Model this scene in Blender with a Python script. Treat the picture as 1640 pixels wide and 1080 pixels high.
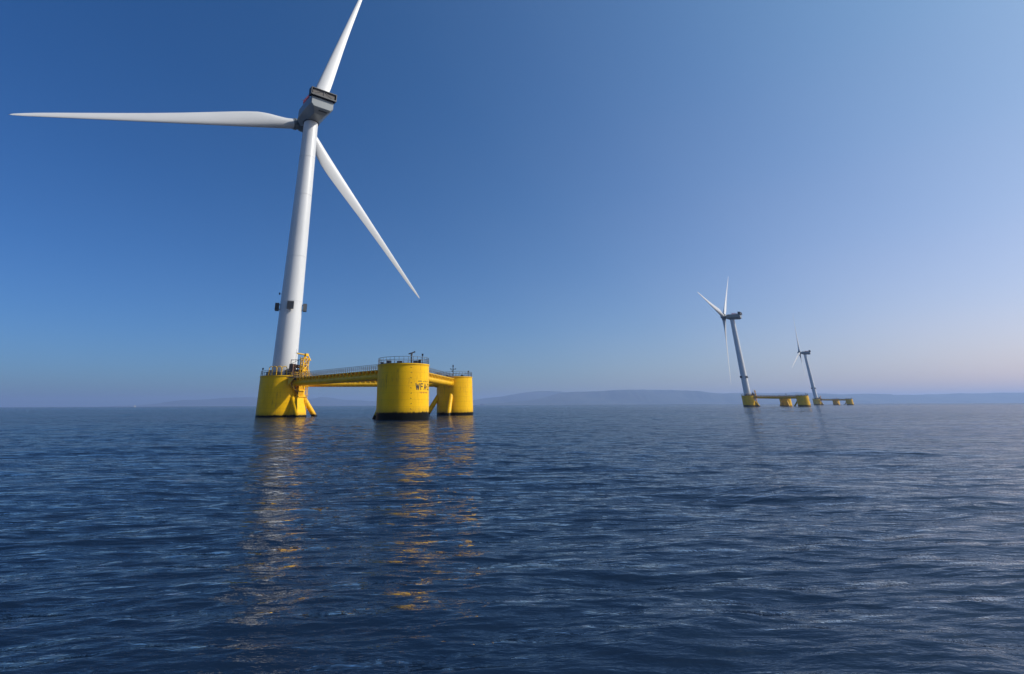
import bpy, math, random
import numpy as np
from mathutils import Matrix, Vector

R = math.radians
S = bpy.context.scene
for o in list(bpy.data.objects):
    bpy.data.objects.remove(o)
COL = S.collection

# ------------------------------------------------------------------ camera
CAM_H = 2.866
cd = bpy.data.cameras.new("camera")
cam = bpy.data.objects.new("camera", cd)
COL.objects.link(cam)
cd.sensor_fit = 'HORIZONTAL'
cd.sensor_width = 36.0
cd.lens = 780.18 / 1640 * 36
cd.shift_x = (820 - 714.93) / 1640
cd.shift_y = (334.5 - 540) / 1640
cd.clip_start = 0.1
cd.clip_end = 60000
cam.matrix_world = (Matrix.Translation((0, 0, CAM_H)) @ Matrix.Rotation(math.pi / 2 + 0.3832, 4, 'X')
                    @ Matrix.Rotation(-0.0043, 4, 'Z'))
S.camera = cam

# ------------------------------------------------------------------ sky, sun, exposure
SUN_AZ = R(-6)          # measured from +X towards +Y
SUN_EL = R(40)
w = bpy.data.worlds.new("World")
S.world = w
w.use_nodes = True
nt = w.node_tree
for n in list(nt.nodes):
    nt.nodes.remove(n)
wo = nt.nodes.new('ShaderNodeOutputWorld')
bg = nt.nodes.new('ShaderNodeBackground')
sky = nt.nodes.new('ShaderNodeTexSky')
sky.sky_type = 'NISHITA'
sky.sun_disc = False
sky.sun_elevation = SUN_EL
sky.sun_rotation = math.pi / 2 - SUN_AZ
sky.altitude = 0
sky.air_density = 1.0
sky.dust_density = 1.0
sky.ozone_density = 4.0
# the photograph was taken through a polarising filter: the sky far from the sun is deepened
tcw = nt.nodes.new('ShaderNodeTexCoord')
dot = nt.nodes.new('ShaderNodeVectorMath'); dot.operation = 'DOT_PRODUCT'
dot.inputs[1].default_value = (math.cos(SUN_EL) * math.cos(SUN_AZ), math.cos(SUN_EL) * math.sin(SUN_AZ), math.sin(SUN_EL))
nt.links.new(tcw.outputs['Generated'], dot.inputs[0])
mr = nt.nodes.new('ShaderNodeMapRange')
mr.inputs['From Min'].default_value = -1; mr.inputs['From Max'].default_value = 1
nt.links.new(dot.outputs['Value'], mr.inputs['Value'])
pol = nt.nodes.new('ShaderNodeValToRGB')
stops = [(-1.0, (0.095, 0.151, 0.239)), (-0.833, (0.095, 0.151, 0.239)), (-0.667, (0.126, 0.202, 0.319)), (-0.5, (0.135, 0.21, 0.325)), (-0.333, (0.154, 0.226, 0.334)), (-0.167, (0.182, 0.246, 0.344)), (0.0, (0.221, 0.269, 0.354)), (0.167, (0.276, 0.296, 0.364)), (0.333, (0.355, 0.328, 0.374)), (0.5, (0.471, 0.367, 0.384)), (0.667, (0.58, 0.412, 0.392)), (0.833, (0.67, 0.455, 0.395)), (1.0, (0.72, 0.47, 0.40))]
while len(pol.color_ramp.elements) < len(stops): pol.color_ramp.elements.new(0.5)
for e_, (p_, c_) in zip(pol.color_ramp.elements, stops):
    e_.position = (p_ + 1) / 2; e_.color = (*c_, 1)
nt.links.new(mr.outputs[0], pol.inputs[0])
mul = nt.nodes.new('ShaderNodeMix'); mul.data_type = 'RGBA'; mul.blend_type = 'MULTIPLY'; mul.inputs[0].default_value = 1.0
nt.links.new(sky.outputs[0], mul.inputs[6]); nt.links.new(pol.outputs[0], mul.inputs[7])
# thicker, slightly warmer air low over the sea
sxw = nt.nodes.new('ShaderNodeSeparateXYZ'); nt.links.new(tcw.outputs['Generated'], sxw.inputs[0])
low = nt.nodes.new('ShaderNodeValToRGB'); nt.links.new(sxw.outputs[2], low.inputs[0])
lows = [(0.0, (0.937, 0.937, 0.937)), (0.044, (0.885, 0.929, 0.939)), (0.125, (0.798, 0.915, 0.945)), (0.23, (0.699, 0.897, 0.953)), (0.354, (0.599, 0.877, 0.965)), (0.494, (0.505, 0.856, 0.982)), (0.65, (0.435, 0.839, 1.0)), (0.818, (0.435, 0.839, 1.0)), (1.0, (0.435, 0.839, 1.0))]
while len(low.color_ramp.elements) < len(lows): low.color_ramp.elements.new(0.5)
for e_, (p_, c_) in zip(low.color_ramp.elements, lows):
    e_.position = p_; e_.color = (*c_, 1)
for r_ in (low, pol): r_.color_ramp.interpolation = 'CARDINAL'
mul2 = nt.nodes.new('ShaderNodeMix'); mul2.data_type = 'RGBA'; mul2.blend_type = 'MULTIPLY'; mul2.inputs[0].default_value = 1.0
nt.links.new(mul.outputs[2], mul2.inputs[6]); nt.links.new(low.outputs[0], mul2.inputs[7])
gain = nt.nodes.new('ShaderNodeVectorMath'); gain.operation = 'SCALE'; gain.inputs[3].default_value = 2.03
nt.links.new(mul2.outputs[2], gain.inputs[0])
nt.links.new(gain.outputs[0], bg.inputs['Color'])
bg.inputs['Strength'].default_value = 0.15
nt.links.new(bg.outputs[0], wo.inputs['Surface'])

sl = bpy.data.lights.new("sun", 'SUN')
sl.energy = 4.8
sl.angle = R(0.5)
sl.color = (1.0, 0.95, 0.87)
so = bpy.data.objects.new("sun", sl)
COL.objects.link(so)
sd = Vector((math.cos(SUN_EL) * math.cos(SUN_AZ), math.cos(SUN_EL) * math.sin(SUN_AZ), math.sin(SUN_EL)))
so.rotation_euler = sd.to_track_quat('Z', 'Y').to_euler()
so.location = (200, -60, 300)

S.view_settings.view_transform = 'Standard'
S.view_settings.look = 'None'
S.view_settings.exposure = 0.0
S.view_settings.gamma = 1.0
S.view_settings.use_curve_mapping = False
S.cycles.max_bounces = 6
S.cycles.glossy_bounces = 3
S.cycles.volume_bounces = 0
S.cycles.sample_clamp_indirect = 4.0
S.cycles.sample_clamp_direct = 1.0
S.cycles.use_denoising = True
S.cycles.denoiser = 'OPENIMAGEDENOISE'
S.cycles.denoising_prefilter = 'ACCURATE'


# ------------------------------------------------------------------ helpers
def tag(o, label=None, cat=None, group=None, kind=None):
    if label: o['label'] = label
    if cat: o['category'] = cat
    if group: o['group'] = group
    if kind: o['kind'] = kind
    return o


def V(*a):
    return Vector(a)


class MB:
    """collects shapes for ONE mesh object"""
    def __init__(s):
        s.v = []; s.f = []; s.sm = []

    def add(s, vs, fs, smooth=False):
        b = len(s.v)
        s.v += [tuple(p) for p in vs]
        s.f += [tuple(i + b for i in f) for f in fs]
        s.sm += [smooth] * len(fs)

    def box(s, c, size, rz=0.0, M=None):
        x, y, z = [k / 2 for k in size]
        P = [V(a * x, b * y, d * z) for a in (-1, 1) for b in (-1, 1) for d in (-1, 1)]
        m = M if M is not None else Matrix.Rotation(rz, 3, 'Z')
        P = [m @ p + V(*c) for p in P]
        s.add(P, [(0, 1, 3, 2), (4, 6, 7, 5), (0, 4, 5, 1), (2, 3, 7, 6), (0, 2, 6, 4), (1, 5, 7, 3)])

    def tube(s, a, b, r, r2=None, n=12, caps=True):
        a, b = V(*a), V(*b)
        r2 = r if r2 is None else r2
        d = (b - a).normalized()
        q = d.to_track_quat('Z', 'Y').to_matrix()
        P = []
        for (p, rr) in ((a, r), (b, r2)):
            for k in range(n):
                t = 2 * math.pi * k / n
                P.append(p + q @ V(rr * math.cos(t), rr * math.sin(t), 0))
        s.add(P, [(k, (k + 1) % n, n + (k + 1) % n, n + k) for k in range(n)], n > 5)
        if caps:
            s.add(P[:n], [tuple(range(n))[::-1]]); s.add(P[n:], [tuple(range(n))])

    def path(s, pts, r, n=8):
        for a, b in zip(pts[:-1], pts[1:]):
            s.tube(a, b, r, n=n)

    def lathe(s, prof, n=64, c=(0, 0, 0), M=None, sharp=()):
        """prof: (radius, height); faces of a segment whose index is in sharp get own vertices"""
        cx = V(*c)
        m = M if M is not None else Matrix.Identity(3)
        for i in range(len(prof) - 1):
            P = []
            for (rr, z) in prof[i:i + 2]:
                for k in range(n):
                    t = 2 * math.pi * k / n
                    P.append(m @ V(rr * math.cos(t), rr * math.sin(t), z) + cx)
            s.add(P, [(k, (k + 1) % n, n + (k + 1) % n, n + k) for k in range(n)], True)

    def loft(s, rings, smooth=True, cap=(True, True)):
        n = len(rings[0])
        P = [p for r in rings for p in r]
        F = []
        for i in range(len(rings) - 1):
            for k in range(n):
                F.append((i * n + k, i * n + (k + 1) % n, (i + 1) * n + (k + 1) % n, (i + 1) * n + k))
        s.add(P, F, smooth)
        if cap[0]: s.add(rings[0], [tuple(range(n))[::-1]])
        if cap[1]: s.add(rings[-1], [tuple(range(n))])

    def build(s, name, mat, parent=None, merge=False):
        me = bpy.data.meshes.new(name)
        me.from_pydata(s.v, [], s.f)
        me.polygons.foreach_set('use_smooth', s.sm)
        if merge:
            import bmesh
            bm = bmesh.new(); bm.from_mesh(me)
            bmesh.ops.remove_doubles(bm, verts=bm.verts, dist=1e-4)
            bmesh.ops.recalc_face_normals(bm, faces=bm.faces)
            bm.to_mesh(me); bm.free()
        me.materials.append(mat)
        me.update()
        o = bpy.data.objects.new(name, me)
        COL.objects.link(o)
        if parent: o.parent = parent
        return o


def empty(name, loc=(0, 0, 0), rot=(0, 0, 0)):
    o = bpy.data.objects.new(name, None)
    o.empty_display_size = 2
    o.location = loc; o.rotation_euler = rot
    COL.objects.link(o)
    return o


def kids(o):
    return [c for c in bpy.data.objects if c.parent == o]


# ------------------------------------------------------------------ materials
def newmat(name):
    m = bpy.data.materials.new(name)
    m.use_nodes = True
    N = m.node_tree
    return m, N, N.nodes['Principled BSDF']


def nd(N, t, **kw):
    n = N.nodes.new(t)
    for k, v in kw.items():
        if k in n.inputs.keys():
            n.inputs[k].default_value = v
        else:
            setattr(n, k, v)
    return n


def mixc(N, fac, a, b, mode='MIX'):
    n = N.nodes.new('ShaderNodeMix'); n.data_type = 'RGBA'; n.blend_type = mode
    for i, x in ((0, fac), (6, a), (7, b)):
        if isinstance(x, (float, int)): n.inputs[i].default_value = x
        elif isinstance(x, tuple): n.inputs[i].default_value = (*x, 1) if len(x) == 3 else x
        else: N.links.new(x, n.inputs[i])
    return n.outputs[2]


def math_(N, op, a, b=None, c=None):
    n = N.nodes.new('ShaderNodeMath'); n.operation = op
    for i, x in enumerate((a, b, c)):
        if x is None: continue
        if isinstance(x, (float, int)): n.inputs[i].default_value = x
        else: N.links.new(x, n.inputs[i])
    return n.outputs[0]


def ramp(N, fac, stops):
    n = N.nodes.new('ShaderNodeValToRGB')
    while len(n.color_ramp.elements) < len(stops): n.color_ramp.elements.new(0.5)
    for e, (p, c) in zip(n.color_ramp.elements, stops):
        e.position = p; e.color = (*c, 1) if isinstance(c, tuple) else (c, c, c, 1)
    N.links.new(fac, n.inputs[0])
    return n.outputs[0]


def noise(N, scale, vec=None, detail=4.0, rough=0.55, stretch=None):
    n = nd(N, 'ShaderNodeTexNoise', Scale=scale, Detail=detail, Roughness=rough)
    if vec is not None:
        if stretch:
            mp = N.nodes.new('ShaderNodeMapping'); mp.inputs['Scale'].default_value = stretch
            N.links.new(vec, mp.inputs[0]); vec = mp.outputs[0]
        N.links.new(vec, n.inputs['Vector'])
    return n.outputs['Fac']


def simple(name, col, rough=0.5, metal=0.0, var=0.12, scale=1.2):
    m, N, P = newmat(name)
    tc = nd(N, 'ShaderNodeTexCoord').outputs['Object']
    f = noise(N, scale, tc)
    dark = tuple(k * (1 - var * 2) for k in col)
    N.links.new(mixc(N, ramp(N, f, ((0.35, 0.0), (0.65, 1.0))), dark, col), P.inputs['Base Color'])
    P.inputs['Roughness'].default_value = rough
    P.inputs['Metallic'].default_value = metal
    return m


# yellow painted steel with weld seams, rust runs and a weed covered waterline (object z = height above water)
def yellow_hull(name, band):
    m, N, P = newmat(name)
    tc = nd(N, 'ShaderNodeTexCoord').outputs['Object']
    sx = N.nodes.new('ShaderNodeSeparateXYZ'); N.links.new(tc, sx.inputs[0])
    z = sx.outputs[2]
    big = noise(N, 0.35, tc, 5, 0.6, (1, 1, 0.5))
    col = mixc(N, ramp(N, big, ((0.35, 0.0), (0.7, 1.0))), (0.74, 0.39, 0.0005), (0.86, 0.48, 0.001))
    # rust runs: narrow in plan, long in height
    runs = noise(N, 2.2, tc, 5, 0.65, (1, 1, 0.09))
    r2 = noise(N, 0.5, tc, 3, 0.6)
    rr = math_(N, 'MULTIPLY', ramp(N, runs, ((0.53, 0.0), (0.72, 1.0))), ramp(N, r2, ((0.42, 0.0), (0.62, 0.75))))
    col = mixc(N, rr, col, (0.25, 0.10, 0.015))
    # weld seams every 1.35 m
    fr = math_(N, 'FRACT', math_(N, 'DIVIDE', math_(N, 'ADD', z, 40.1), 1.35))
    d = math_(N, 'ABSOLUTE', math_(N, 'SUBTRACT', fr, 0.5))
    seam = math_(N, 'LESS_THAN', d, 0.022)
    sv = math_(N, 'MULTIPLY', seam, math_(N, 'MULTIPLY_ADD', big, 0.38, 0.06))
    col = mixc(N, sv, col, (0.18, 0.08, 0.01))
    # waterline growth
    wn = noise(N, 1.6, tc, 6, 0.7, (1, 1, 0.5))
    zz = math_(N, 'ADD', z, math_(N, 'MULTIPLY', math_(N, 'SUBTRACT', wn, 0.5), -0.9))
    stain = ramp(N, math_(N, 'DIVIDE', zz, 3.0), ((band / 3, 1.0), (band / 3 + 0.4, 0.0)))
    col = mixc(N, math_(N, 'MULTIPLY', stain, 0.5), col, (0.20, 0.12, 0.012))
    alg = ramp(N, math_(N, 'DIVIDE', zz, 3.0), ((band / 3, 1.0), (band / 3 + 0.09, 0.0)))
    col = mixc(N, alg, col, (0.006, 0.006, 0.004))
    N.links.new(math_(N, 'MULTIPLY_ADD', alg, -0.1, 0.16), P.inputs['Specular IOR Level'])
    N.links.new(col, P.inputs['Base Color'])
    P.inputs['Roughness'].default_value = 0.42
    b = nd(N, 'ShaderNodeBump', Strength=0.35, Distance=0.05)
    hgt = math_(N, 'ADD', math_(N, 'MULTIPLY', seam, 0.5), noise(N, 0.8, tc, 3))
    N.links.new(hgt, b.inputs['Height'])
    N.links.new(b.outputs[0], P.inputs['Normal'])
    return m


def white_paint(name, col=(0.60, 0.60, 0.59), seams=True):
    m, N, P = newmat(name)
    tc = nd(N, 'ShaderNodeTexCoord').outputs['Object']
    sx = N.nodes.new('ShaderNodeSeparateXYZ'); N.links.new(tc, sx.inputs[0])
    z = sx.outputs[2]
    f = noise(N, 0.25, tc, 5, 0.6, (1, 1, 0.3))
    c = mixc(N, ramp(N, f, ((0.3, 0.0), (0.7, 1.0))), tuple(k * 0.91 for k in col), col)
    st = noise(N, 1.6, tc, 4, 0.6, (1, 1, 0.04))
    c = mixc(N, math_(N, 'MULTIPLY', ramp(N, st, ((0.55, 0.0), (0.8, 1.0))), 0.35), c, (0.42, 0.40, 0.37))
    if seams:
        fr = math_(N, 'FRACT', math_(N, 'DIVIDE', math_(N, 'ADD', z, 1.0), 2.95))
        s1 = math_(N, 'MULTIPLY', math_(N, 'LESS_THAN', fr, 0.016), 0.16)
        c = mixc(N, s1, c, (0.35, 0.35, 0.36))
    N.links.new(c, P.inputs['Base Color'])
    P.inputs['Roughness'].default_value = 0.38
    return m


def water_mat():
    m, N, P = newmat('sea_water')
    geo = nd(N, 'ShaderNodeNewGeometry').outputs['Position']
    # rotate so that X runs along the wave crests
    mp = N.nodes.new('ShaderNodeMapping')
    mp.inputs['Rotation'].default_value = (0, 0, R(-5))
    N.links.new(geo, mp.inputs[0])
    p = mp.outputs[0]
    # gusts: patches where the small ripples are stronger
    gust = noise(N, 0.022, p, 3, 0.5, (0.45, 1, 1))
    gs = ramp(N, gust, ((0.36, 0.55), (0.66, 1.0)))
    n1 = noise(N, 9.0, p, 3, 0.6, (0.28, 1, 1))
    n2 = noise(N, 3.2, p, 4, 0.6, (0.26, 1, 1))
    n3 = noise(N, 1.1, p, 3, 0.5, (0.28, 1, 1))
    h = math_(N, 'ADD', math_(N, 'MULTIPLY', n1, 0.026), math_(N, 'MULTIPLY', n2, 0.085))
    h = math_(N, 'MULTIPLY', h, gs)
    h = math_(N, 'ADD', h, math_(N, "MULTIPLY", n3, 0.26))
    b = nd(N, 'ShaderNodeBump', Strength=1.0, Distance=1.0)
    N.links.new(h, b.inputs['Height'])
    N.nodes.remove(P)
    # a polarising filter takes part of the surface glare away: reflection scaled by 0.8
    fr = nd(N, 'ShaderNodeFresnel', IOR=1.333)
    dif = nd(N, 'ShaderNodeBsdfDiffuse'); dif.inputs['Color'].default_value = (0.006, 0.015, 0.034, 1)
    gl = nd(N, 'ShaderNodeBsdfAnisotropic'); gl.inputs['Color'].default_value = (0.95, 0.95, 0.95, 1); gl.inputs['Roughness'].default_value = 0.025
    for n in (fr, dif, gl): N.links.new(b.outputs[0], n.inputs['Normal'])
    mx = nd(N, 'ShaderNodeMixShader')
    N.links.new(math_(N, 'MULTIPLY', fr.outputs[0], 0.86), mx.inputs[0])
    N.links.new(dif.outputs[0], mx.inputs[1]); N.links.new(gl.outputs[0], mx.inputs[2])
    N.links.new(mx.outputs[0], N.nodes['Material Output'].inputs['Surface'])
    return m


def hill_mat():
    m, N, P = newmat('wooded_hill')
    geo = nd(N, 'ShaderNodeNewGeometry').outputs['Position']
    f = noise(N, 0.004, geo, 6, 0.6)
    N.links.new(mixc(N, ramp(N, f, ((0.45, 0.0), (0.56, 1.0))), (0.012, 0.03, 0.02), (0.035, 0.05, 0.032)), P.inputs['Base Color'])
    P.inputs['Roughness'].default_value = 0.95
    return m


M_HULL = yellow_hull('yellow_hull_paint', 0.6)
M_HULLB = yellow_hull('yellow_hull_paint_weedy', 1.2)
M_YEL = simple('yellow_steel_paint', (0.85, 0.47, 0.001), 0.45, 0, 0.10, 0.7)
M_WHITE = white_paint('white_tower_paint')
M_BLADE = white_paint('white_blade_gelcoat', (0.62, 0.62, 0.61), False)
M_NAC = white_paint('pale_grey_nacelle_shell', (0.22, 0.24, 0.245), False)
M_HUB = simple('grey_hub_shell', (0.17, 0.19, 0.20), 0.4)
M_GALV = simple('galvanised_steel', (0.16, 0.165, 0.17), 0.5, 0.3)
M_DARK = simple('dark_equipment', (0.025, 0.027, 0.032), 0.5)
M_GREY = simple('grey_housing', (0.12, 0.125, 0.13), 0.5)
M_DECK = simple('deck_grating', (0.10, 0.10, 0.10), 0.8)
M_RED = simple('red_rail_paint', (0.5, 0.03, 0.04), 0.45)
M_MESH = simple('cooler_mesh', (0.10, 0.085, 0.075), 0.7, 0, 0.25, 3)
M_INK = simple('black_lettering', (0.02, 0.015, 0.012), 0.6)
M_RINK = simple('faded_red_lettering', (0.42, 0.10, 0.02), 0.6)
M_RUST = simple('rusty_machinery', (0.16, 0.09, 0.06), 0.7, 0, 0.3, 2)

# ------------------------------------------------------------------ sea
def build_sea():
    rng = np.random.default_rng(7)
    NW = 130
    lam = np.exp(np.linspace(math.log(0.13), math.log(20), NW)) * rng.uniform(0.95, 1.05, NW)
    spread = np.where(lam > 6, R(30), np.where(lam > 1.5, R(24), R(21)))
    base = math.atan2(-1.0, 0.10)
    th = base + rng.normal(0, 1, NW) * spread + np.where(np.arange(NW) % 3 == 0, R(14), 0)
    ph = rng.uniform(0, 2 * math.pi, NW)
    slope = 0.0235 * np.where(lam > 0.55, (0.55 / lam) ** 0.62, 1.0) * np.where(lam > 6, 1.4, 1.0)
    amp = slope * lam / (2 * math.pi)
    k = 2 * math.pi / lam
    q = 0.0043
    rl_ = [1.5]
    while rl_[-1] < 18000:
        r_ = rl_[-1]
        rl_.append(r_ + (q * r_ if r_ < 110 else (0.47 + (r_ - 110) * 0.0008 if r_ < 1300 else 0.012 * r_)))
    rad = np.array(rl_); nr = len(rad) - 1; drad = np.gradient(rad)
    front = np.radians(np.arange(20, 160.001, 0.16))
    back = np.radians(np.arange(163, 379, 3.0))
    ang = np.concatenate([front, back])
    dth = np.concatenate([np.full(len(front), R(0.16)), np.full(len(back), R(3.0))])
    Rg, Ag = np.meshgrid(rad, ang, indexing='ij')
    X = Rg * np.cos(Ag); Y = Rg * np.sin(Ag)
    Z = np.zeros_like(X); DX = np.zeros_like(X); DY = np.zeros_like(X)
    sp = np.maximum(drad[:, None], np.where(dth > 0.02, 1.0, 0.35)[None, :] * rad[:, None] * dth[None, :])
    # calmer and rougher areas on a large scale
    A = 0.92 + 0.38 * np.sin(X * 0.021 + 1.3 + 1.5 * np.sin(Y * 0.013)) * np.sin(Y * 0.034 + 0.6 * np.sin(X * 0.017))
    for i in range(NW):
        # rows near enough for this wave to be resolved
        ok = np.nonzero(drad * 2.5 < lam[i])[0]
        ni = min(len(rad), int(ok[-1]) + 2) if len(ok) else 0
        if ni == 0: continue
        s = sp[:ni]
        fade = np.clip((lam[i] / s - 2.5) / 2.5, 0, 1)
        c, sn = math.cos(th[i]), math.sin(th[i])
        a = k[i] * (X[:ni] * c + Y[:ni] * sn) + ph[i]
        w_ = fade * amp[i] * A[:ni]
        Z[:ni] += w_ * np.sin(a)
        cs = w_ * np.cos(a) * 0.8
        DX[:ni] += cs * c; DY[:ni] += cs * sn
    # one steeper group of waves to the right, and a weaker one on the left
    for (cx, cy, wx, wy, am, lm, an) in ((9.8, 19.0, 4.2, 2.0, 0.085, 2.1, -0.10), (6.0, 27.0, 5.0, 2.5, 0.07, 2.6, 0.05), (-16.0, 34.0, 7.0, 3.0, 0.07, 3.2, 0.12), (24.0, 34.0, 7.0, 3.0, 0.08, 3.0, -0.15)):
        u_ = (X - cx) * math.cos(an) + (Y - cy) * math.sin(an); v_ = -(X - cx) * math.sin(an) + (Y - cy) * math.cos(an)
        v_ = v_ + 0.25 * np.sin(u_ * 0.9)
        Z += am * np.exp(-(u_ / wx) ** 2 - (v_ / wy) ** 2) * np.cos(v_ * 2 * math.pi / lm)
    X = X + DX; Y = Y + DY
    na = len(ang)
    co = np.stack([X, Y, Z], -1).reshape(-1, 3)
    co = np.concatenate([co, [[0, 0, 0]]])
    i = np.arange(nr)[:, None] * na; j = np.arange(na)[None, :]; j2 = (j + 1) % na
    quads = np.stack([i + j, i + na + j, i + na + j2, i + j2], -1).reshape(-1, 4)
    tris = np.stack([np.full(na, len(co) - 1), np.arange(na), (np.arange(na) + 1) % na], -1)
    me = bpy.data.meshes.new('sea')
    me.vertices.add(len(co)); me.vertices.foreach_set('co', co.astype(np.float32).ravel())
    li = np.concatenate([quads.ravel(), tris.ravel()]).astype(np.int32)
    me.loops.add(len(li)); me.loops.foreach_set('vertex_index', li)
    nq, nt_ = len(quads), len(tris)
    me.polygons.add(nq + nt_)
    st = np.concatenate([np.arange(nq) * 4, nq * 4 + np.arange(nt_) * 3]).astype(np.int32)
    me.polygons.foreach_set('loop_start', st)
    me.polygons.foreach_set('use_smooth', np.ones(nq + nt_, bool))
    me.update(calc_edges=True)
    me.materials.append(water_mat())
    o = bpy.data.objects.new('sea', me); COL.objects.link(o)
    tag(o, kind='structure')
    return o


build_sea()

# ------------------------------------------------------------------ hills on the far shore
CP = math.cos(0.3832)
M_HILL = hill_mat()


def hill(D, prof, depth, seed):
    """prof: (picture column, height in picture pixels) turned into metres at distance D"""
    rng = random.Random(seed)
    px = np.array([p[0] for p in prof], float); ph = np.array([p[1] for p in prof], float)
    xs = np.arange(px[0], px[-1] + 0.1, 3.0)
    hh = np.interp(xs, px, ph)
    kern = np.hanning(9); kern /= kern.sum()
    hh = np.convolve(np.pad(hh, 4, mode='edge'), kern, 'valid')
    rn = np.random.default_rng(seed)
    for (step, amp) in ((14, 0.30), (5, 0.08)):
        kx = np.arange(xs[0] - step, xs[-1] + 2 * step, step)
        hh = hh + np.interp(xs, kx, rn.normal(0, amp, len(kx))) * np.clip(hh / 5, 0, 1)
    hh = np.maximum(hh, 0)
    X = (xs - 714.93) / 780.18 * D * CP
    Zr = hh * D * CP * CP / 780.18 + np.where(hh > 0.3, CAM_H, 0)
    rows = [(-0.5, 0.0), (-0.42, .10), (-0.3, .32), (-0.18, .62), (-0.08, .88), (0, 1.0), (0.15, .8), (0.35, .35), (0.5, 0)]
    mb = MB(); rings = []
    for (dy, fz) in rows:
        jit = rn.normal(0, 0.04, len(X)) * (0 < fz < 1)
        rings.append([(x, D + dy * depth + depth * .06 * math.sin(x * .0031 + dy * 9), z * max(0, fz + j) - 2 * (fz == 0)) for x, z, j in zip(X, Zr, jit)])
    n = len(X); P = [p for r in rings for p in r]
    F = [(i * n + j, i * n + j + 1, (i + 1) * n + j + 1, (i + 1) * n + j) for i in range(len(rows) - 1) for j in range(n - 1)]
    mb.add(P, F, True)
    o = mb.build('hills', M_HILL)
    tag(o, kind='structure')


hill(14500, [(735, 3), (760, 9), (800, 13), (835, 19), (860, 22), (885, 22), (905, 20), (940, 16), (980, 13), (1010, 12), (1100, 10), (1200, 8), (1300, 6), (1400, 4), (1500, 0)], 2600, 1)
hill(11500, [(770, 2), (830, 5), (865, 10), (895, 18), (920, 21), (955, 21), (985, 23), (1010, 24), (1045, 23.5), (1075, 23), (1100, 22), (1130, 19), (1160, 17), (1200, 18), (1240, 17), (1280, 18.5), (1320, 16),
            (1360, 15), (1395, 15.5), (1440, 13), (1500, 14), (1560, 15), (1610, 16.5), (1680, 16), (1760, 10), (1820, 2)], 2200, 2)
hill(16500, [(180, 0), (230, 3), (275, 8), (320, 11), (360, 13.5), (400, 14), (440, 12), (480, 10), (500, 11.5), (514, 14.5), (528, 12), (550, 9), (600, 7), (680, 5), (760, 3), (800, 0)], 2600, 3)

# ------------------------------------------------------------------ the floating turbine
L = 51.97
YAW = 0.7564
F_ = 10.963           # deck height above the water
RB, RA = 5.657, 6.366
HT = 85.58
A0 = V(0, 0, 0)
B0 = V(L * math.cos(YAW), -L * math.sin(YAW), 0)
C0 = B0 + V(-L * math.cos(YAW + math.pi / 3), L * math.sin(YAW + math.pi / 3), 0)
ctr = (A0 + B0 + C0) / 3
PA, PB, PC = A0 - ctr, B0 - ctr, C0 - ctr


def rail(mb, pts, h=1.15, r=0.035, closed=False, post=1.6):
    pts = [V(*p) for p in pts]
    if closed: pts = pts + [pts[0]]
    for a, b in zip(pts[:-1], pts[1:]):
        for hz in (h, h * 0.55):
            mb.tube(a + V(0, 0, hz), b + V(0, 0, hz), r, n=5, caps=False)
        n = max(1, round((b - a).length / post))
        for k in range(n):
            p = a.lerp(b, k / n)
            mb.tube(p, p + V(0, 0, h), r, n=5, caps=False)


def ring_pts(r, z, n, a0=0, a1=2 * math.pi):
    m = n if a1 - a0 >= 2 * math.pi - 1e-6 else n + 1
    return [(r * math.cos(a0 + (a1 - a0) * k / n), r * math.sin(a0 + (a1 - a0) * k / n), z) for k in range(m)]


def wrap(mb, r, phi0, strokes, ox, oz, sc, wd):
    """flat lettering laid round a cylinder; strokes are polylines in letter units"""
    for (x0, y0, x1, y1) in strokes:
        a = V(ox + x0 * sc, oz + y0 * sc, 0); b = V(ox + x1 * sc, oz + y1 * sc, 0)
        d = (b - a); ln = d.length; d.normalize(); nrm = V(-d.y, d.x, 0) * wd / 2
        a = a - d * wd * 0.4; b = b + d * wd * 0.4
        n = max(1, int(ln / 0.25))
        P = []
        for k in range(n + 1):
            c = a.lerp(b, k / n)
            for sgn in (-1, 1):
                q = c + nrm * sgn
                for rr in (r - 0.01, r + 0.012):
                    ph = phi0 + q.x / r
                    P.append((rr * math.cos(ph), rr * math.sin(ph), q.y))
        F = []
        for k in range(n):
            i = 4 * k
            F += [(i + 1, i + 5, i + 7, i + 3), (i, i + 4, i + 5, i + 1), (i + 2, i + 3, i + 7, i + 6)]
        F += [(0, 1, 3, 2), (4 * n, 4 * n + 2, 4 * n + 3, 4 * n + 1)]
        mb.add(P, F)


LET = {
    'W': [(0, 1, .2, 0), (.2, 0, .4, .8), (.4, .8, .6, 0), (.6, 0, .8, 1)],
    'F': [(0, 0, 0, 1), (0, 1, .62, 1), (0, .52, .5, .52)],
    'A': [(0, 0, .36, 1), (.36, 1, .72, 0), (.14, .34, .58, .34)],
    '-': [(0, .5, .34, .5)],
    '2': [(0, .82, .12, 1), (.12, 1, .48, 1), (.48, 1, .6, .82), (.6, .82, .58, .6), (.58, .6, 0, 0), (0, 0, .62, 0)],
}


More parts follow.
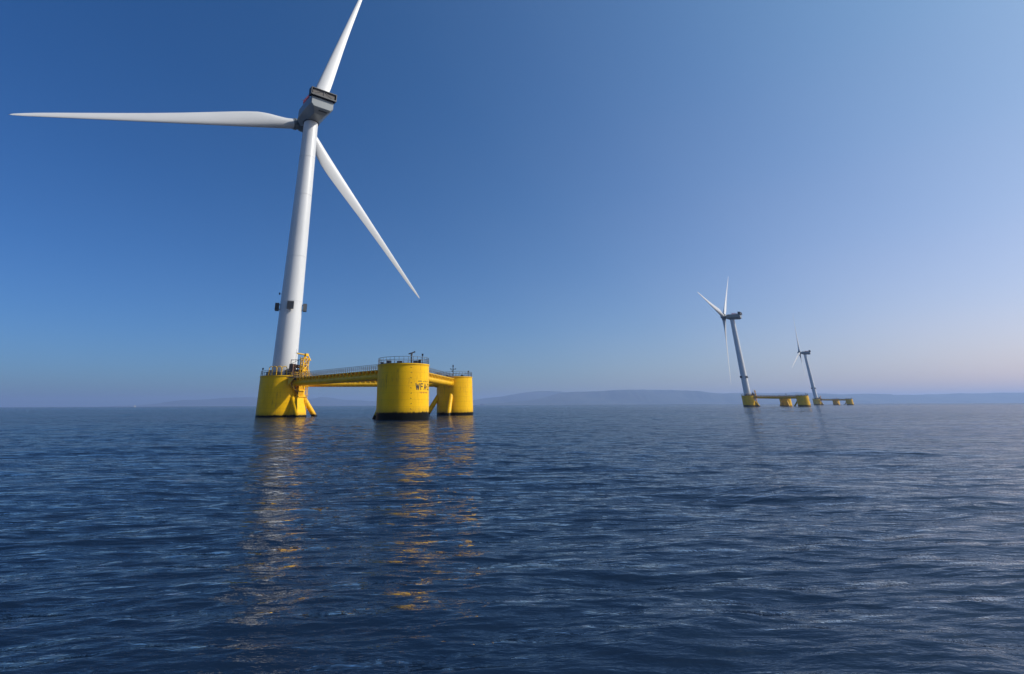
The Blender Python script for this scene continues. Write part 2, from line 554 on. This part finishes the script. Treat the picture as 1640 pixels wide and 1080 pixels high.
def make_column(root, pos, r, marks=False):
    c = MB()
    n = 96
    c.lathe([(r, -6), (r, 0), (r, F_ - 0.22), ], n)
    c.lathe([(r, F_ - 0.22), (r + 0.12, F_ - 0.22)], n)
    c.lathe([(r + 0.12, F_ - 0.22), (r + 0.12, F_)], n)
    c.add(ring_pts(r + 0.12, F_, n), [tuple(range(n))])
    col = c.build('column', M_HULLB if marks else M_HULL, root)
    col.location = pos
    d = MB()
    d.lathe([(r - 0.1, F_ + 0.004), (r - 0.1, F_ + 0.10), (0.2, F_ + 0.10)], 64)
    d.build('deck', M_DECK, col)
    rl = MB()
    rail(rl, ring_pts(r - 0.10, F_ + 0.1, 34), 1.3, 0.045, True, 2)
    rl.build('railing', M_GALV, col)
    return col


def beam(root, p, q, rp, rq, name='beam'):
    d = (q - p).normalized(); side = V(-d.y, d.x, 0)
    zc = 9.05; r = 0.92
    a = p + d * (rp - 0.15) + V(0, 0, zc); b = q - d * (rq - 0.15) + V(0, 0, zc)
    m = MB(); m.tube(a, b, r, n=32, caps=False)
    # end collars
    m.tube(a + d * 0.1, a + d * 0.9, r + 0.16, n=32); m.tube(b - d * 0.9, b - d * 0.1, r + 0.16, n=32)
    bm_ = m.build(name, M_YEL, root)
    wz = zc + r + 0.28
    wk = MB(); n = int((b - a).length / 0.55)
    Lb = (b - a).length
    ang = math.atan2(d.y, d.x)
    mid = (a + b) / 2
    wk.box((mid.x, mid.y, wz), (Lb - 0.5, 2.1, 0.06), ang)
    for s in (-1, 1):
        q0 = mid + side * s * 1.25
        wk.box((q0.x, q0.y, wz), (Lb - 0.5, 0.06, 0.16), ang)
    for k in range(1, int(Lb / 1.55)):
        c = a + d * (k * 1.55)
        for s in (-1, 1):
            # triangular outrigger brackets carrying the walkway
            t0 = c + side * s * 1.22 + V(0, 0, r + 0.25); t1 = c + side * s * 0.2 + V(0, 0, r + 0.25)
            t2 = c + side * s * 0.90 + V(0, 0, 0.10); t3 = c + side * s * 1.22 + V(0, 0, r + 0.02)
            th = d * 0.24
            P4 = [t0, t1, t2, t3]
            wk.add([p - th for p in P4] + [p + th for p in P4],
                   [(0, 1, 2, 3), (7, 6, 5, 4), (0, 4, 5, 1), (1, 5, 6, 2), (2, 6, 7, 3), (3, 7, 4, 0)])
    wk.build('walkway', M_YEL, bm_)
    rl = MB()
    for s in (-1, 1):
        e = side * s * 1.18
        p0 = a + d * 0.3 + e; p1 = b - d * 0.3 + e
        rail(rl, [(p0.x, p0.y, wz + 0.03), (p1.x, p1.y, wz + 0.03)], 1.25, 0.045, False, 0.8)
    rl.build('railing', M_GALV, bm_)
    return bm_


def brace(root, p, q, rp):
    d = (q - p).normalized()
    m = MB()
    s = math.tan(R(55))
    a = p + d * (rp - 0.6); b = p + d * (rp + 8)
    z0 = 4.9
    m.tube((a.x, a.y, z0 + 0.6 * s), (b.x, b.y, z0 - 8 * s), 0.70, n=28)
    o = m.build('brace', M_HULL, root)
    return o


NACD = []


def make_turbine():
    root = empty('floating_wind_turbine')
    ca = make_column(root, PA, RA); cb = make_column(root, PB, RB, True); cc = make_column(root, PC, RB)
    beam(root, PA, PB, RA, RB); beam(root, PA, PC, RA, RB); beam(root, PB, PC, RB, RB)
    for p, q, r in ((PA, PB, RA), (PA, PC, RA), (PB, PA, RB), (PB, PC, RB), (PC, PA, RB), (PC, PB, RB)):
        brace(root, p, q, r)

    # --- tower
    t = MB()
    zb = F_ + 0.1
    t.lathe([(3.75, zb), (3.75, zb + 0.35)], 72); t.lathe([(3.75, zb + 0.35), (3.5, zb + 0.36)], 72)
    segs = 12
    prev = None
    for k in range(segs):
        z0 = zb + 0.35 + (HT - 0.45) * k / segs; z1 = zb + 0.35 + (HT - 0.45) * (k + 1) / segs
        f = lambda z: 3.5 - (3.5 - 2.42) * ((z - zb) / HT)
        t.lathe([(f(z0), z0), (f(z1), z1)], 72)
        if k in (2, 4, 7, 9):
            t.lathe([(f(z1), z1 - 0.12), (f(z1) + 0.05, z1 - 0.10), (f(z1) + 0.05, z1 + 0.10), (f(z1) - 0.01, z1 + 0.12)], 72)
    tw = t.build('tower', M_WHITE, root, merge=False)
    tw.location = PA
    # four boxes on stand-offs round the tower
    for ang in (-166, -76, 14, 104):
        a = R(ang)
        h = MB(); br = 3.26
        e = V(math.cos(a), math.sin(a), 0)
        c = e * (br + 0.8) + V(0, 0, 31.0)
        h.box(c, (1.1, 1.9, 2.2), a)
        for dz in (-0.7, 0.7):
            for sx in (-0.6, 0.6):
                sd_ = V(-e.y, e.x, 0) * sx
                s0 = e * (br - 0.3) + sd_ + V(0, 0, 31 + dz); s1 = e * (br + 0.6) + sd_ + V(0, 0, 31 + dz)
                h.tube(s0, s1, 0.07, n=6)
        hb = h.build('lamp_housing', M_GREY, tw)
        g = MB()
        g.box(e * (br + 1.37) + V(0, 0, 31.0), (0.05, 1.7, 2.0), a)
        sd_ = V(-e.y, e.x, 0)
        tag(hb, None)
        g.box(e * (br + 0.8) + sd_ * 0.965 + V(0, 0, 31.0), (0.95, 0.03, 2.0), a)
        g.build('dark_panel', M_DARK, tw)
    sm = MB()
    a = R(-166)
    e = V(math.cos(a), math.sin(a), 0)
    sm.tube(e * 3.1 + V(0, 0, 35), e * 3.75 + V(0, 0, 35), 0.07, n=6)
    sm.box(e * 3.8 + V(0, 0, 35.1), (0.35, 0.35, 0.6), a)
    sm.build('obstruction_lamp', M_DARK, tw)

    # --- nacelle (own frame: +Y points at the hub)
    na = empty_mesh = MB()

    def sect(y, wt, wb, z0, zc_, z1, tr=0.35):
        return [(-wb, y, z0), (wb, y, z0), (wt, y, zc_), (wt, y, z1 - tr), (wt - tr, y, z1), (-wt + tr, y, z1), (-wt, y, z1 - tr), (-wt, y, zc_)]
    rings = [sect(-10.3, 3.8, 2.9, 2.2, 3.2, 5.9), sect(-10.0, 4.05, 3.0, 1.8, 3.0, 6.2), sect(-8.2, 4.15, 1.9, 0.35, 2.9, 6.3),
             sect(-3, 4.15, 1.9, 0.15, 2.8, 6.3), sect(2.8, 4.0, 2.0, 0.1, 2.2, 6.2), sect(4.8, 3.3, 2.2, 0.6, 2.1, 5.6), sect(5.6, 2.7, 1.8, 1.2, 2.2, 5.0)]
    na.loft(rings, smooth=False)
    nac = na.build('nacelle', M_NAC, root)
    bv = nac.modifiers.new('bevel', 'BEVEL'); bv.width = 0.16; bv.segments = 3; bv.limit_method = 'ANGLE'; bv.angle_limit = R(15)
    nac.location = PA + V(0, 0, F_ + HT)
    b = MB()
    b.lathe([(2.75, -0.25), (2.75, 0.16)], 48); b.lathe([(2.75, -0.25), (2.3, -0.26)], 48)
    b.build('yaw_bearing', M_DARK, nac)
    # hatch lines and vents on the rear face and underside
    for nm, c_, z_, M_ in (('vent', (0.6, -9.5, 1.25), (3.0, 0.5, 0.06), Matrix.Rotation(R(-31), 3, 'X')), ('hatch_seam', (0.0, -10.12, 4.6), (6.6, 0.04, 0.06), None),
                           ('hatch', (0, -6.0, 0.38), (0.9, 2.6, 0.06), None), ('hatch_seam', (0, -10.12, 3.4), (6.6, 0.04, 0.05), None)):
        hv = MB(); hv.box(c_, z_, M=M_); hv.build(nm, M_DARK, nac)
    # cooler on the tail
    ck = MB()
    y0, y1, x_, z0, z1 = -11.2, -8.6, 4.45, 6.36, 9.2
    for xx in (-x_, x_):
        ck.box((xx, (y0 + y1) / 2, (z0 + z1) / 2), (0.28, y1 - y0, z1 - z0))
    ck.box((0, y0 + 0.2, z0 + 0.2), (2 * x_, 0.5, 0.55)); ck.box((0, (y0 + y1) / 2, z1 + 0.02), (2 * x_ + 0.3, y1 - y0 + 0.1, 0.3))
    ck.box((0, y1 - 0.2, (z0 + z1) / 2), (2 * x_, 0.2, z1 - z0))
    ck.box((1.5, -9.9, z0 - 0.25), (3.2, 0.9, 0.5))
    cool = ck.build('cooler_frame', M_DARK, nac)
    cm = MB()
    cm.box((-2.02, y0 + 0.55, (z0 + z1) / 2 + 0.15), (3.75, 0.25, z1 - z0 - 0.7)); cm.box((2.02, y0 + 0.55, (z0 + z1) / 2 + 0.15), (3.75, 0.25, z1 - z0 - 0.7))
    cm.build('cooler_core', M_MESH, nac)
    dv = MB(); dv.box((0, y0 + 0.3, (z0 + z1) / 2), (0.12, 0.12, z1 - z0 - 0.4))
    for xx in (-1, 1):
        dv.tube((xx * 0.1, y0 + 0.28, z1 - 0.3), (xx * 3.8, y0 + 0.28, z0 + 0.5), 0.05, n=5)
    dv.build('cooler_strut', M_GREY, nac)
    # hoist platform rails
    hr = MB()
    for sx in (-4.12, 4.12):
        pts = [(sx, -8.1, 6.33), (sx, -1.7, 6.33)]
        for hz in (0.5, 0.95, 1.4): hr.tube((sx, -8.1, 6.30 + hz), (sx, -1.7, 6.30 + hz), 0.07, n=6)
        for k in range(9):
            hr.tube((sx, -8.1 + k*.8, 6.28), (sx, -8.1 + k*.8, 7.73), 0.06, n=6)
            if k < 8: hr.tube((sx, -8.1 + k*.8, 6.33), (sx, -7.3 + k*.8, 7.68), 0.05, n=5)
        hr.box((sx, -4.9, 6.43), (0.25, 6.4, 0.25))
    for hz in (0.5, 0.95, 1.4): hr.tube((-3.95, -1.7, 6.30 + hz), (3.95, -1.7, 6.30 + hz), 0.07, n=6)
    hr.build('hoist_railing', M_RED, nac)
    wv = MB(); wv.tube((-3.6, -0.9, 6.08), (-3.6, -0.9, 8.48), 0.06, n=6); wv.tube((-4.4, -0.9, 8.18), (-3.0, -0.9, 8.18), 0.05, n=6)
    wv.box((-4.4, -0.9, 8.28), (0.3, 0.3, 0.3)); wv.build('wind_vane', M_DARK, nac)

    # the whole housing leans with the rotor axis: tail low, nose high
    for o_ in [nac] + kids(nac):
        if o_.name.startswith('yaw_bearing'): continue
        for v_ in o_.data.vertices:
            v_.co.z = v_.co.z * 0.94 + v_.co.y * math.tan(R(6)) * (1 if v_.co.y < 0 else 0.3)
            if v_.co.y < 0: v_.co.y *= 0.95
    # --- hub and blades, placed relative to the nacelle frame by rotor()
    hb = MB()
    hb.lathe([(0.05, 3.6), (0.9, 3.4), (1.7, 2.8), (2.35, 1.9), (2.75, 0.8), (2.85, -0.4), (2.75, -1.6), (2.3, -2.6), (1.5, -3.0)], 48)
    hub = hb.build('hub', M_HUB, root, merge=True)
    bl = MB()
    Rb = 82.58
    ts = [(0.020, 3.7, 1.0), (0.045, 3.7, 1.0), (0.075, 3.85, .90), (0.11, 4.4, .68), (0.15, 5.1, .48), (0.19, 5.5, .37), (0.24, 5.4, .31), (0.30, 5.0, .27), (0.38, 4.4, .24), (0.48, 3.65, .22),
          (0.58, 3.0, .20), (0.68, 2.45, .19), (0.78, 1.95, .18), (0.87, 1.5, .18), (0.93, 1.15, .18), (0.97, .8, .18), (0.99, .45, .18), (1.0, .12, .2)]
    fr_ = np.concatenate([np.linspace(0.02, 0.3, 22), np.linspace(0.33, 0.93, 26), [0.95, .965, .98, .988, .994, 1.0]])
    tt = np.array(ts)
    rings = []
    NS = 28
    for r in fr_:
        c = np.interp(r, tt[:, 0], tt[:, 1]); th = np.interp(r, tt[:, 0], tt[:, 2])
        circ = np.clip((th - 0.30) / 0.70, 0, 1) ** 0.8
        tw_ = R(np.interp(r, [0, .1, .2, .4, .7, 1], [17, 15, 11, 6, 2, -0.5]) + 1.5)
        le = -(1.85 - 1.62 * r) if r < .97 else -(1.85 - 1.62 * .97) * (1 - (r - .97) / .03 * .8)
        ring = []
        for k in range(NS):
            a = 2 * math.pi * k / NS
            xc = 0.5 - 0.5 * math.cos(a)       # 0 = leading edge
            yt = 5 * th * (0.2969 * math.sqrt(max(xc, 0)) - 0.1260 * xc - 0.3516 * xc ** 2 + 0.2843 * xc ** 3 - 0.1036 * xc ** 4)
            sg = 1 if a <= math.pi else -1
            ya = sg * yt * (0.85 if sg > 0 else 1.15)
            yc = 0.5 * math.sin(a)
            y = circ * yc * min(1, th + .0) + (1 - circ) * ya
            if circ > 0.99: y = yc
            X = le + xc * c; Y = y * c
            Xr = X * math.cos(tw_) + Y * math.sin(tw_); Yr = -X * math.sin(tw_) + Y * math.cos(tw_)
            pre = 0.0
            ring.append((Xr, Yr + pre, r * Rb))
        rings.append(ring)
    bl.loft(rings)
    bd = bl.build('blade', M_BLADE, root, merge=True)
    blades = [bd]
    for k in range(2):
        o = bd.copy(); COL.objects.link(o); o.parent = root; blades.append(o)
    cf = MB(); cf.tube((0, 0, 1.2), (0, 0, 3.9), 2.02, n=40); cf.tube((0, 0, 2.9), (0, 0, 3.25), 2.2, n=40)
    for k, bb in enumerate(blades):
        cu = cf.build('root_collar', M_HUB, bb) if k == 0 else None
        if k: 
            c2 = first.copy(); COL.objects.link(c2); c2.parent = bb
        else: first = cu

    # --- deck gear beside the tower (column frame, z from the water)
    def onA(mb, name, mat): 
        return mb.build(name, mat, ca)
    z = F_ + 0.1
    for k, ang in enumerate((-118, -104, -88, -72)):
        a = R(ang); rr = 5.1
        hp = MB(); da = 0.13
        p = [V(rr * math.cos(a - da), rr * math.sin(a - da), z), None, None, V(rr * math.cos(a + da), rr * math.sin(a + da), z)]
        hgt = 2.4
        pts = [p[0], p[0] + V(0, 0, hgt - .5), p[0].lerp(p[3], .15) + V(0, 0, hgt - .12), p[0].lerp(p[3], .5) + V(0, 0, hgt), p[0].lerp(p[3], .85) + V(0, 0, hgt - .12), p[3] + V(0, 0, hgt - .5), p[3]]
        hp.path(pts, 0.11, 8)
        onA(hp, 'hoop', M_YEL)
    for ang, w_, h_ in ((-140, 1.4, 1.1), (-126, 0.8, 1.5), (-96, 1.6, 1.0), (-60, 1.4, 1.3)):
        a = R(ang); cb_ = MB(); cb_.box((4.6 * math.cos(a), 4.6 * math.sin(a), z + h_ / 2), (0.7, w_, h_), a)
        onA(cb_, 'deck_cabinet', M_DARK)
    pm = MB(); a = R(-165)
    pm.tube((5.9 * math.cos(a), 5.9 * math.sin(a), z), (5.9 * math.cos(a), 5.9 * math.sin(a), z + 1.9), 0.06, n=6)
    pm.box((5.9 * math.cos(a), 5.9 * math.sin(a), z + 2.0), (.35, .35, .5)); onA(pm, 'navigation_lamp', M_DARK)

    # boat landing + cable hang-off on the wall towards the middle column
    la = R(-31); e = V(math.cos(la), math.sin(la), 0); s_ = V(-e.y, e.x, 0)

    def P(u, v, h): return e * (RA + u) + s_ * v + V(0, 0, h)
    # lower fender foot (trapezoid)
    lf = MB()
    lo = [P(-0.5, -3.0, -3), P(4.2, -2.9, -3), P(4.2, 1.3, -3), P(-0.5, 1.6, -3)]
    m0 = [P(-0.5, -2.6, 0), P(3.5, -2.5, 0), P(3.5, 0.9, 0), P(-0.5, 1.1, 0)]
    m1 = [P(-0.5, -1.7, 4.6), P(1.9, -1.6, 4.6), P(1.9, 0.75, 4.6), P(-0.5, 0.8, 4.6)]
    m2 = [P(-0.5, -1.3, 5.3), P(1.6, -1.25, 5.3), P(1.6, 0.6, 5.3), P(-0.5, 0.7, 5.3)]
    lf.loft([lo, m0, m1, m2], smooth=False)
    onA(lf, 'fender_foot', M_HULL)
    tb = MB()
    for k in range(5):
        v = -0.85 + k * 0.40
        tb.tube(P(1.35, v, 5.0), P(1.35, v, 9.6), 0.17, n=12)
        tb.tube(P(0.75, v + .15, 5.0), P(0.75, v + .15, 9.6), 0.17, n=12)
    for h in (5.4, 7.0, 8.6, 9.5):
        c = P(1.0, -0.05, h); tb.box(c, (1.7, 2.3, 0.22), la)
    onA(tb, 'cable_tube_bundle', M_YEL)
    for k, v in enumerate((-3.4, -2.9, -2.3, -1.7)):
        pp = MB()
        pp.path([P(0.35 + .12 * k, v, 10.3), P(0.4 + .12 * k, v, 8.6 - .5 * k), P(0.7 + .1 * k, -0.9 + .2 * k, 7.0 - .4 * k)], 0.11, 8)
        onA(pp, 'hanging_cable', M_RUST if k % 2 else M_YEL)
    ld = MB()
    for v in (1.6, 2.15):
        ld.tube(P(1.6, v, -1.5), P(1.6, v, 12.6), 0.10, n=8)
    for k in range(44):
        h = -1 + k * 0.3; ld.tube(P(1.6, 1.6, h), P(1.6, 2.15, h), 0.04, n=5)
    for h in (3, 5.2, 7.4, 9.6):
        ld.tube(P(0.0, 1.6, h), P(1.6, 1.6, h), 0.09, n=6); ld.tube(P(0.0, 2.15, h), P(1.6, 2.15, h), 0.09, n=6)
        hoop = [P(1.6 + 0.75 * math.sin(t), 1.875 + 0.42 * math.cos(t), h + .6) for t in np.linspace(0, math.pi, 9)]
        ld.path(hoop, 0.05, 5)
    onA(ld, 'ladder', M_YEL)
    # working platform
    pf = MB()
    pf.box(P(0.9, -0.7, 10.4), (2.9, 6.8, 0.18), la)
    pf.box(P(0.8, -0.6, 9.95), (2.2, 4.6, 0.5), la)
    onA(pf, 'access_platform', M_DECK)
    for v in (-3.7, -2.1, 0.4, 2.3):
        kb = MB()
        kb.add([P(-.1, v - .08, 10.3), P(2.3, v - .08, 10.3), P(-.1, v - .08, 8.2), P(-.1, v + .08, 10.3), P(2.3, v + .08, 10.3), P(-.1, v + .08, 8.2)],
               [(0, 1, 2), (5, 4, 3), (0, 3, 4, 1), (1, 4, 5, 2), (2, 5, 3, 0)])
        onA(kb, 'platform_bracket', M_YEL)
    lt = MB()
    cs = [(1.0, -0.9), (2.1, -0.9), (2.1, 1.1), (1.0, 1.1)]
    zz = [10.5, 12.2, 13.9, 15.6]
    for (u, v) in cs: lt.tube(P(u, v, 8.0), P(u, v, 15.9), 0.16, n=8)
    for i in range(3):
        for k in range(4):
            (u0, v0), (u1, v1) = cs[k], cs[(k + 1) % 4]
            lt.tube(P(u0, v0, zz[i]), P(u1, v1, zz[i + 1]), 0.085, n=6); lt.tube(P(u0, v0, zz[i + 1]), P(u1, v1, zz[i + 1]), 0.09, n=6)
            lt.tube(P(u1, v1, zz[i]), P(u0, v0, zz[i + 1]), 0.07, n=6)
    lt.box(P(1.55, .4, 12.6), (0.5, 1.0, 1.3), la)
    onA(lt, 'lattice_frame', M_YEL)
    cr = MB()
    cr.tube(P(1.55, 0.2, 15.6), P(1.55, 0.2, 16.7), 0.32, n=12)
    cr.tube(P(1.55, 0.4, 16.6), P(0.4, -1.9, 16.9), 0.20, n=10); cr.box(P(1.6, 0.5, 16.6), (0.8, 1.0, 0.7), la)
    cr.tube(P(1.8, 0.8, 16.6), P(2.4, 1.5, 15.0), 0.2, n=8)
    onA(cr, 'davit_crane', M_YEL)
    mc = MB()
    mc.box(P(-0.9, -1.9, z + 1.5), (1.3, 1.5, 3.0), la + .2); mc.box(P(-0.2, -0.2, z + 0.8), (1.3, 1.5, 1.6), la); mc.tube(P(-0.5, -0.9, z + 2.4), P(-0.5, 0.9, z + 2.4), 0.5, n=14)
    onA(mc, 'winch', M_RUST)
    gb = MB()
    gb.tube(P(-1.2, -2.4, z), P(-1.2, -2.4, z + 4.2), 0.09, n=6); gb.tube(P(0.6, -1.4, z), P(0.6, -1.4, z + 4.0), 0.09, n=6); gb.tube(P(-1.2, -2.4, z + 4.1), P(1.0, -0.9, z + 4.1), 0.09, n=6)
    gb.tube(P(-1.2, -2.4, z + 3), P(0.6, -1.4, z + 4), 0.06, n=6)
    onA(gb, 'gantry', M_DARK)
    pr = MB()
    rail(pr, [P(2.25, -4.0, 10.5), P(2.25, 2.6, 10.5), P(0.2, 2.6, 10.5)], 1.15, 0.04, False, 1.2)
    rail(pr, [P(2.25, -4.0, 10.5), P(0.2, -4.0, 10.5)], 1.15, 0.04, False, 1.2)
    onA(pr, 'platform_railing', M_YEL)
    an = MB(); q = P(-0.6, -1.3, z + 3)
    an.tube(q, q + V(0, 0, 4.2), 0.04, n=5); an.tube(q + V(-.5, 0, 3.0), q + V(.5, 0, 3.2), 0.03, n=5); onA(an, 'antenna', M_GALV)

    # --- middle column: lettering, draught marks, mast
    t0 = R(-84.3)
    x = 0.0
    for ch in 'WFA-2':
        tx = MB()
        wrap(tx, RB, t0 + R(27.5), [(p[0] * .92, p[1], p[2] * .92, p[3]) for p in LET[ch]], x, 5.72, 1.14, 0.22)
        tx.build('letter', M_INK, cb)
        x += {'W': 1.26, 'F': 1.04, 'A': 1.0, '-': 0.58, '2': 1.1}[ch]
    rnd = random.Random(4)
    s1 = MB(); x = 0.65
    while x < 4.4:
        wq = rnd.uniform(.14, .26)
        wrap(s1, RB, t0 + R(27), [(0, 0, wq, 0), (rnd.choice((0, wq)), 0, rnd.choice((0, wq)), .24)], x, 7.28, 1, 0.07); x += wq + .13
        if rnd.random() < .3:
            x += .2; s1.build('small_lettering', M_INK, cb); s1 = MB()
    if s1.v: s1.build('small_lettering', M_INK, cb)
    s2 = MB(); x = 1.0
    while x < 3.6:
        wq = rnd.uniform(.14, .26)
        wrap(s2, RB, t0 + R(27), [(0, .24, wq, .24), (rnd.choice((0, wq)), 0, rnd.choice((0, wq)), .24)], x, 4.98, 1, 0.08); x += wq + .13
    s2.build('red_lettering', M_RINK, cb)
    for k in range(9):
        dm = MB()
        wrap(dm, RB, t0 + R(15), [(0, 0, .26, 0), (.26, 0, .26, .16)] if k % 2 else [(0, 0, .26, 0), (0, 0, 0, .16)], 0, 1.9 + k * 1.02, 1, 0.07)
        dm.build('draught_mark', M_INK, cb)
    ms = MB()
    a = R(-62); q = V(4.2 * math.cos(a), 4.2 * math.sin(a), z)
    ms.tube(q, q + V(0, 0, 1.3), 0.16, n=10); ms.tube(q + V(0, 0, 1.3), q + V(0, 0, 1.8), 0.10, n=8)
    mast = ms.build('mast', M_DARK, cb)
    rd = MB(); rd.box(q + V(0.1, 0, 2.15), (1.5, 0.35, 0.22), M=Matrix.Rotation(R(-17), 3, 'Y')); rd.tube(q + V(0, 0, 1.55), q + V(0.12, 0, 2.2), 0.22, n=10)
    rd.box(q + V(0.68, 0, 2.35), (0.3, 0.3, 0.3), M=Matrix.Rotation(R(-17), 3, 'Y'))
    rd.build('radar_scanner', M_GREY, cb)
    p2 = MB(); a = R(-30); q = V(5.0 * math.cos(a), 5.0 * math.sin(a), z); p2.tube(q, q + V(0, 0, 1.7), 0.06, n=6); p2.box(q + V(0, 0, 1.85), (.36, .36, .42))
    p2.build('navigation_lamp', M_DARK, cb)
    for ang, rr, sz in ((-128, 4.6, (1.0, 0.7, 0.6)), (-95, 4.9, (1.1, .6, .35)), (-52, 4.8, (1.1, .7, .45)), (-40, 4.9, (.5, .5, .8)), (-165, 4.8, (.7, .7, .5))):
        a = R(ang); bx = MB(); bx.box((rr * math.cos(a), rr * math.sin(a), z + sz[2] / 2), sz); bx.build('deck_cabinet', M_DARK, cb)
    # --- far column: mast with yard, lamp
    ms = MB(); a = R(-95); q = V(4.6 * math.cos(a), 4.6 * math.sin(a), z)
    ms.tube(q, q + V(0, 0, 3.4), 0.11, n=8); ms.tube(q + V(-.9, 0, 2.1), q + V(.9, 0, 2.1), 0.09, n=6); ms.box(q + V(0, 0, 3.0), (.35, .3, .6)); ms.box(q + V(-.3, 0, 1.5), (.3, .3, .4))
    for xx in (-.8, .8): ms.box(q + V(xx, 0, 2.2), (.2, .2, .25))
    ms.build('mast', M_DARK, cc)
    p2 = MB(); a = R(-32); q = V(5.2 * math.cos(a), 5.2 * math.sin(a), z); p2.tube(q, q + V(0, 0, 1.3), 0.07, n=6); p2.box(q + V(0, 0, 1.45), (.4, .36, .42))
    p2.build('navigation_lamp', M_DARK, cc)
    for ang in (-60, -120):
        a = R(ang); bx = MB(); bx.box((4.7 * math.cos(a), 4.7 * math.sin(a), z + .2), (.8, .6, .4)); bx.build('deck_cabinet', M_DARK, cc)
    return root


def copy_tree(o, parent=None):
    c = o.copy(); COL.objects.link(c)
    if parent: c.parent = parent
    for ch in kids(o): copy_tree(ch, c)
    return c


def set_rotor(root, az_local, phase, feather=0.0):
    """turn the nacelle to az_local and set hub and blades; all in the turbine's own frame"""
    nac = [k for k in kids(root) if k.name.startswith('nacelle')][0]
    hub = [k for k in kids(root) if k.name.startswith('hub')][0]
    bl = [k for k in kids(root) if k.name.startswith('blade')]
    Mn = Matrix.Translation(PA + V(0, 0, F_ + HT)) @ Matrix.Rotation(-az_local, 4, 'Z')
    nac.matrix_local = Mn
    T = R(6); n = V(0, math.cos(T), math.sin(T)); u = V(1, 0, 0); v = V(0, -math.sin(T), math.cos(T))
    hc = V(0, 0, 3.0) + n * 8.63

    def frame(X, Y, Z, o):
        m = Matrix.Identity(4)
        for i in range(3):
            m[i][0] = X[i]; m[i][1] = Y[i]; m[i][2] = Z[i]; m[i][3] = o[i]
        return m
    hub.matrix_local = Mn @ frame(u, n.cross(u), n, hc)
    cone = R(3)
    for k, b in enumerate(bl):
        a = phase + k * 2 * math.pi / 3
        d = math.cos(a) * u + math.sin(a) * v
        t = math.sin(a) * u - math.cos(a) * v
        d2 = math.cos(cone) * d + math.sin(cone) * n
        y2 = math.cos(cone) * n - math.sin(cone) * d
        b.matrix_local = Mn @ frame(t, y2, d2, hc)


G = 'white wind turbines on yellow three-legged floats'
main = make_turbine()
main2 = copy_tree(main)
main3 = copy_tree(main)


def place(root, Bx, By, yaw, az, phase, tx, ty, label):
    A = V(Bx - L * math.cos(yaw), By + L * math.sin(yaw), 0); B = V(Bx, By, 0)
    C = V(Bx - L * math.cos(yaw + math.pi / 3), By + L * math.sin(yaw + math.pi / 3), 0)
    o = (A + B + C) / 3
    root.location = o
    root.rotation_mode = 'XYZ'
    tilt = Matrix.Rotation(-tx, 4, 'Y') @ Matrix.Rotation(ty, 4, 'X')
    m = tilt @ Matrix.Rotation(-(yaw - YAW), 4, 'Z')
    root.rotation_euler = m.to_euler()
    set_rotor(root, az - (yaw - YAW), phase)
    tag(root, label, 'wind turbine', G)


place(main, -9.604, 113.601, 0.7564, -0.6296, 1.3226, 0.0075, -0.0038,
      'huge nearest white wind turbine on its yellow three-column float marked WFA-2, blades spread wide')
place(main2, 378.543, 557.583, 0.7857, -0.8264, 0.8321, -0.0142, 0.0050,
      'middle-distance wind turbine on yellow float, left of the smallest one, one blade pointing down')
place(main3, 776.817, 1013.213, 0.7487, -0.8215, 1.4807, -0.0125, 0.0066,
      'smallest and farthest wind turbine at the right, faded by haze, with one blade pointing up')


# ------------------------------------------------------------------ tiny sailing boat on the left horizon
def sailboat():
    D = 3000.0
    x = (214.6 - 714.93) / 780.18 * D * CP
    root = empty('sailing_boat', (x, D, 0), (0, 0, R(20)))
    h = MB(); rings = []
    for t in np.linspace(-1, 1, 9):
        bw = 1.5 * (1 - abs(t) ** 2.4) + 0.05
        rings.append([(t * 5.2, -bw, 1.1), (t * 5.0, -bw * .6, -0.1), (t * 4.7, 0, -.5), (t * 5.0, bw * .6, -0.1), (t * 5.2, bw, 1.1)])
    h.loft(rings); h.build('hull', M_BLADE, root)
    m = MB(); m.tube((0.6, 0, 1), (0.6, 0, 13), 0.09, n=6); m.tube((0.6, 0, 2.2), (-3.9, 0, 2.2), 0.07, n=6); m.build('mast', M_GALV, root)
    for nm, pts in (('mainsail', [(0.5, 0, 2.4), (-3.8, 0.3, 2.4), (0.5, 0, 12.6)]), ('foresail', [(5.0, 0, 1.4), (0.9, 0.4, 2.0), (0.8, 0, 11.5)])):
        s = MB(); P0 = [V(*p) for p in pts]; off = V(0, 0.04, 0)
        s.add([p - off for p in P0] + [p + off for p in P0], [(0, 1, 2), (5, 4, 3), (0, 3, 4, 1), (1, 4, 5, 2), (2, 5, 3, 0)])
        s.build(nm, M_BLADE, root)
    tag(root, 'tiny white sailing boat on the horizon far to the left', 'sailing boat')


sailboat()

# ------------------------------------------------------------------ sea air
def haze():
    mb = MB(); mb.box((0, 0, 148), (40000, 40000, 304))
    m = bpy.data.materials.new('sea_haze'); m.use_nodes = True
    N = m.node_tree
    for n in list(N.nodes): N.nodes.remove(n)
    o = N.nodes.new('ShaderNodeOutputMaterial'); v = N.nodes.new('ShaderNodeVolumePrincipled')
    v.inputs['Color'].default_value = (0.44, 0.62, 1.0, 1)
    v.inputs['Density'].default_value = 8.8e-5
    v.inputs['Anisotropy'].default_value = 0.2
    N.links.new(v.outputs[0], o.inputs['Volume'])
    b = mb.build('haze', m)
    tag(b, kind='stuff')


haze()
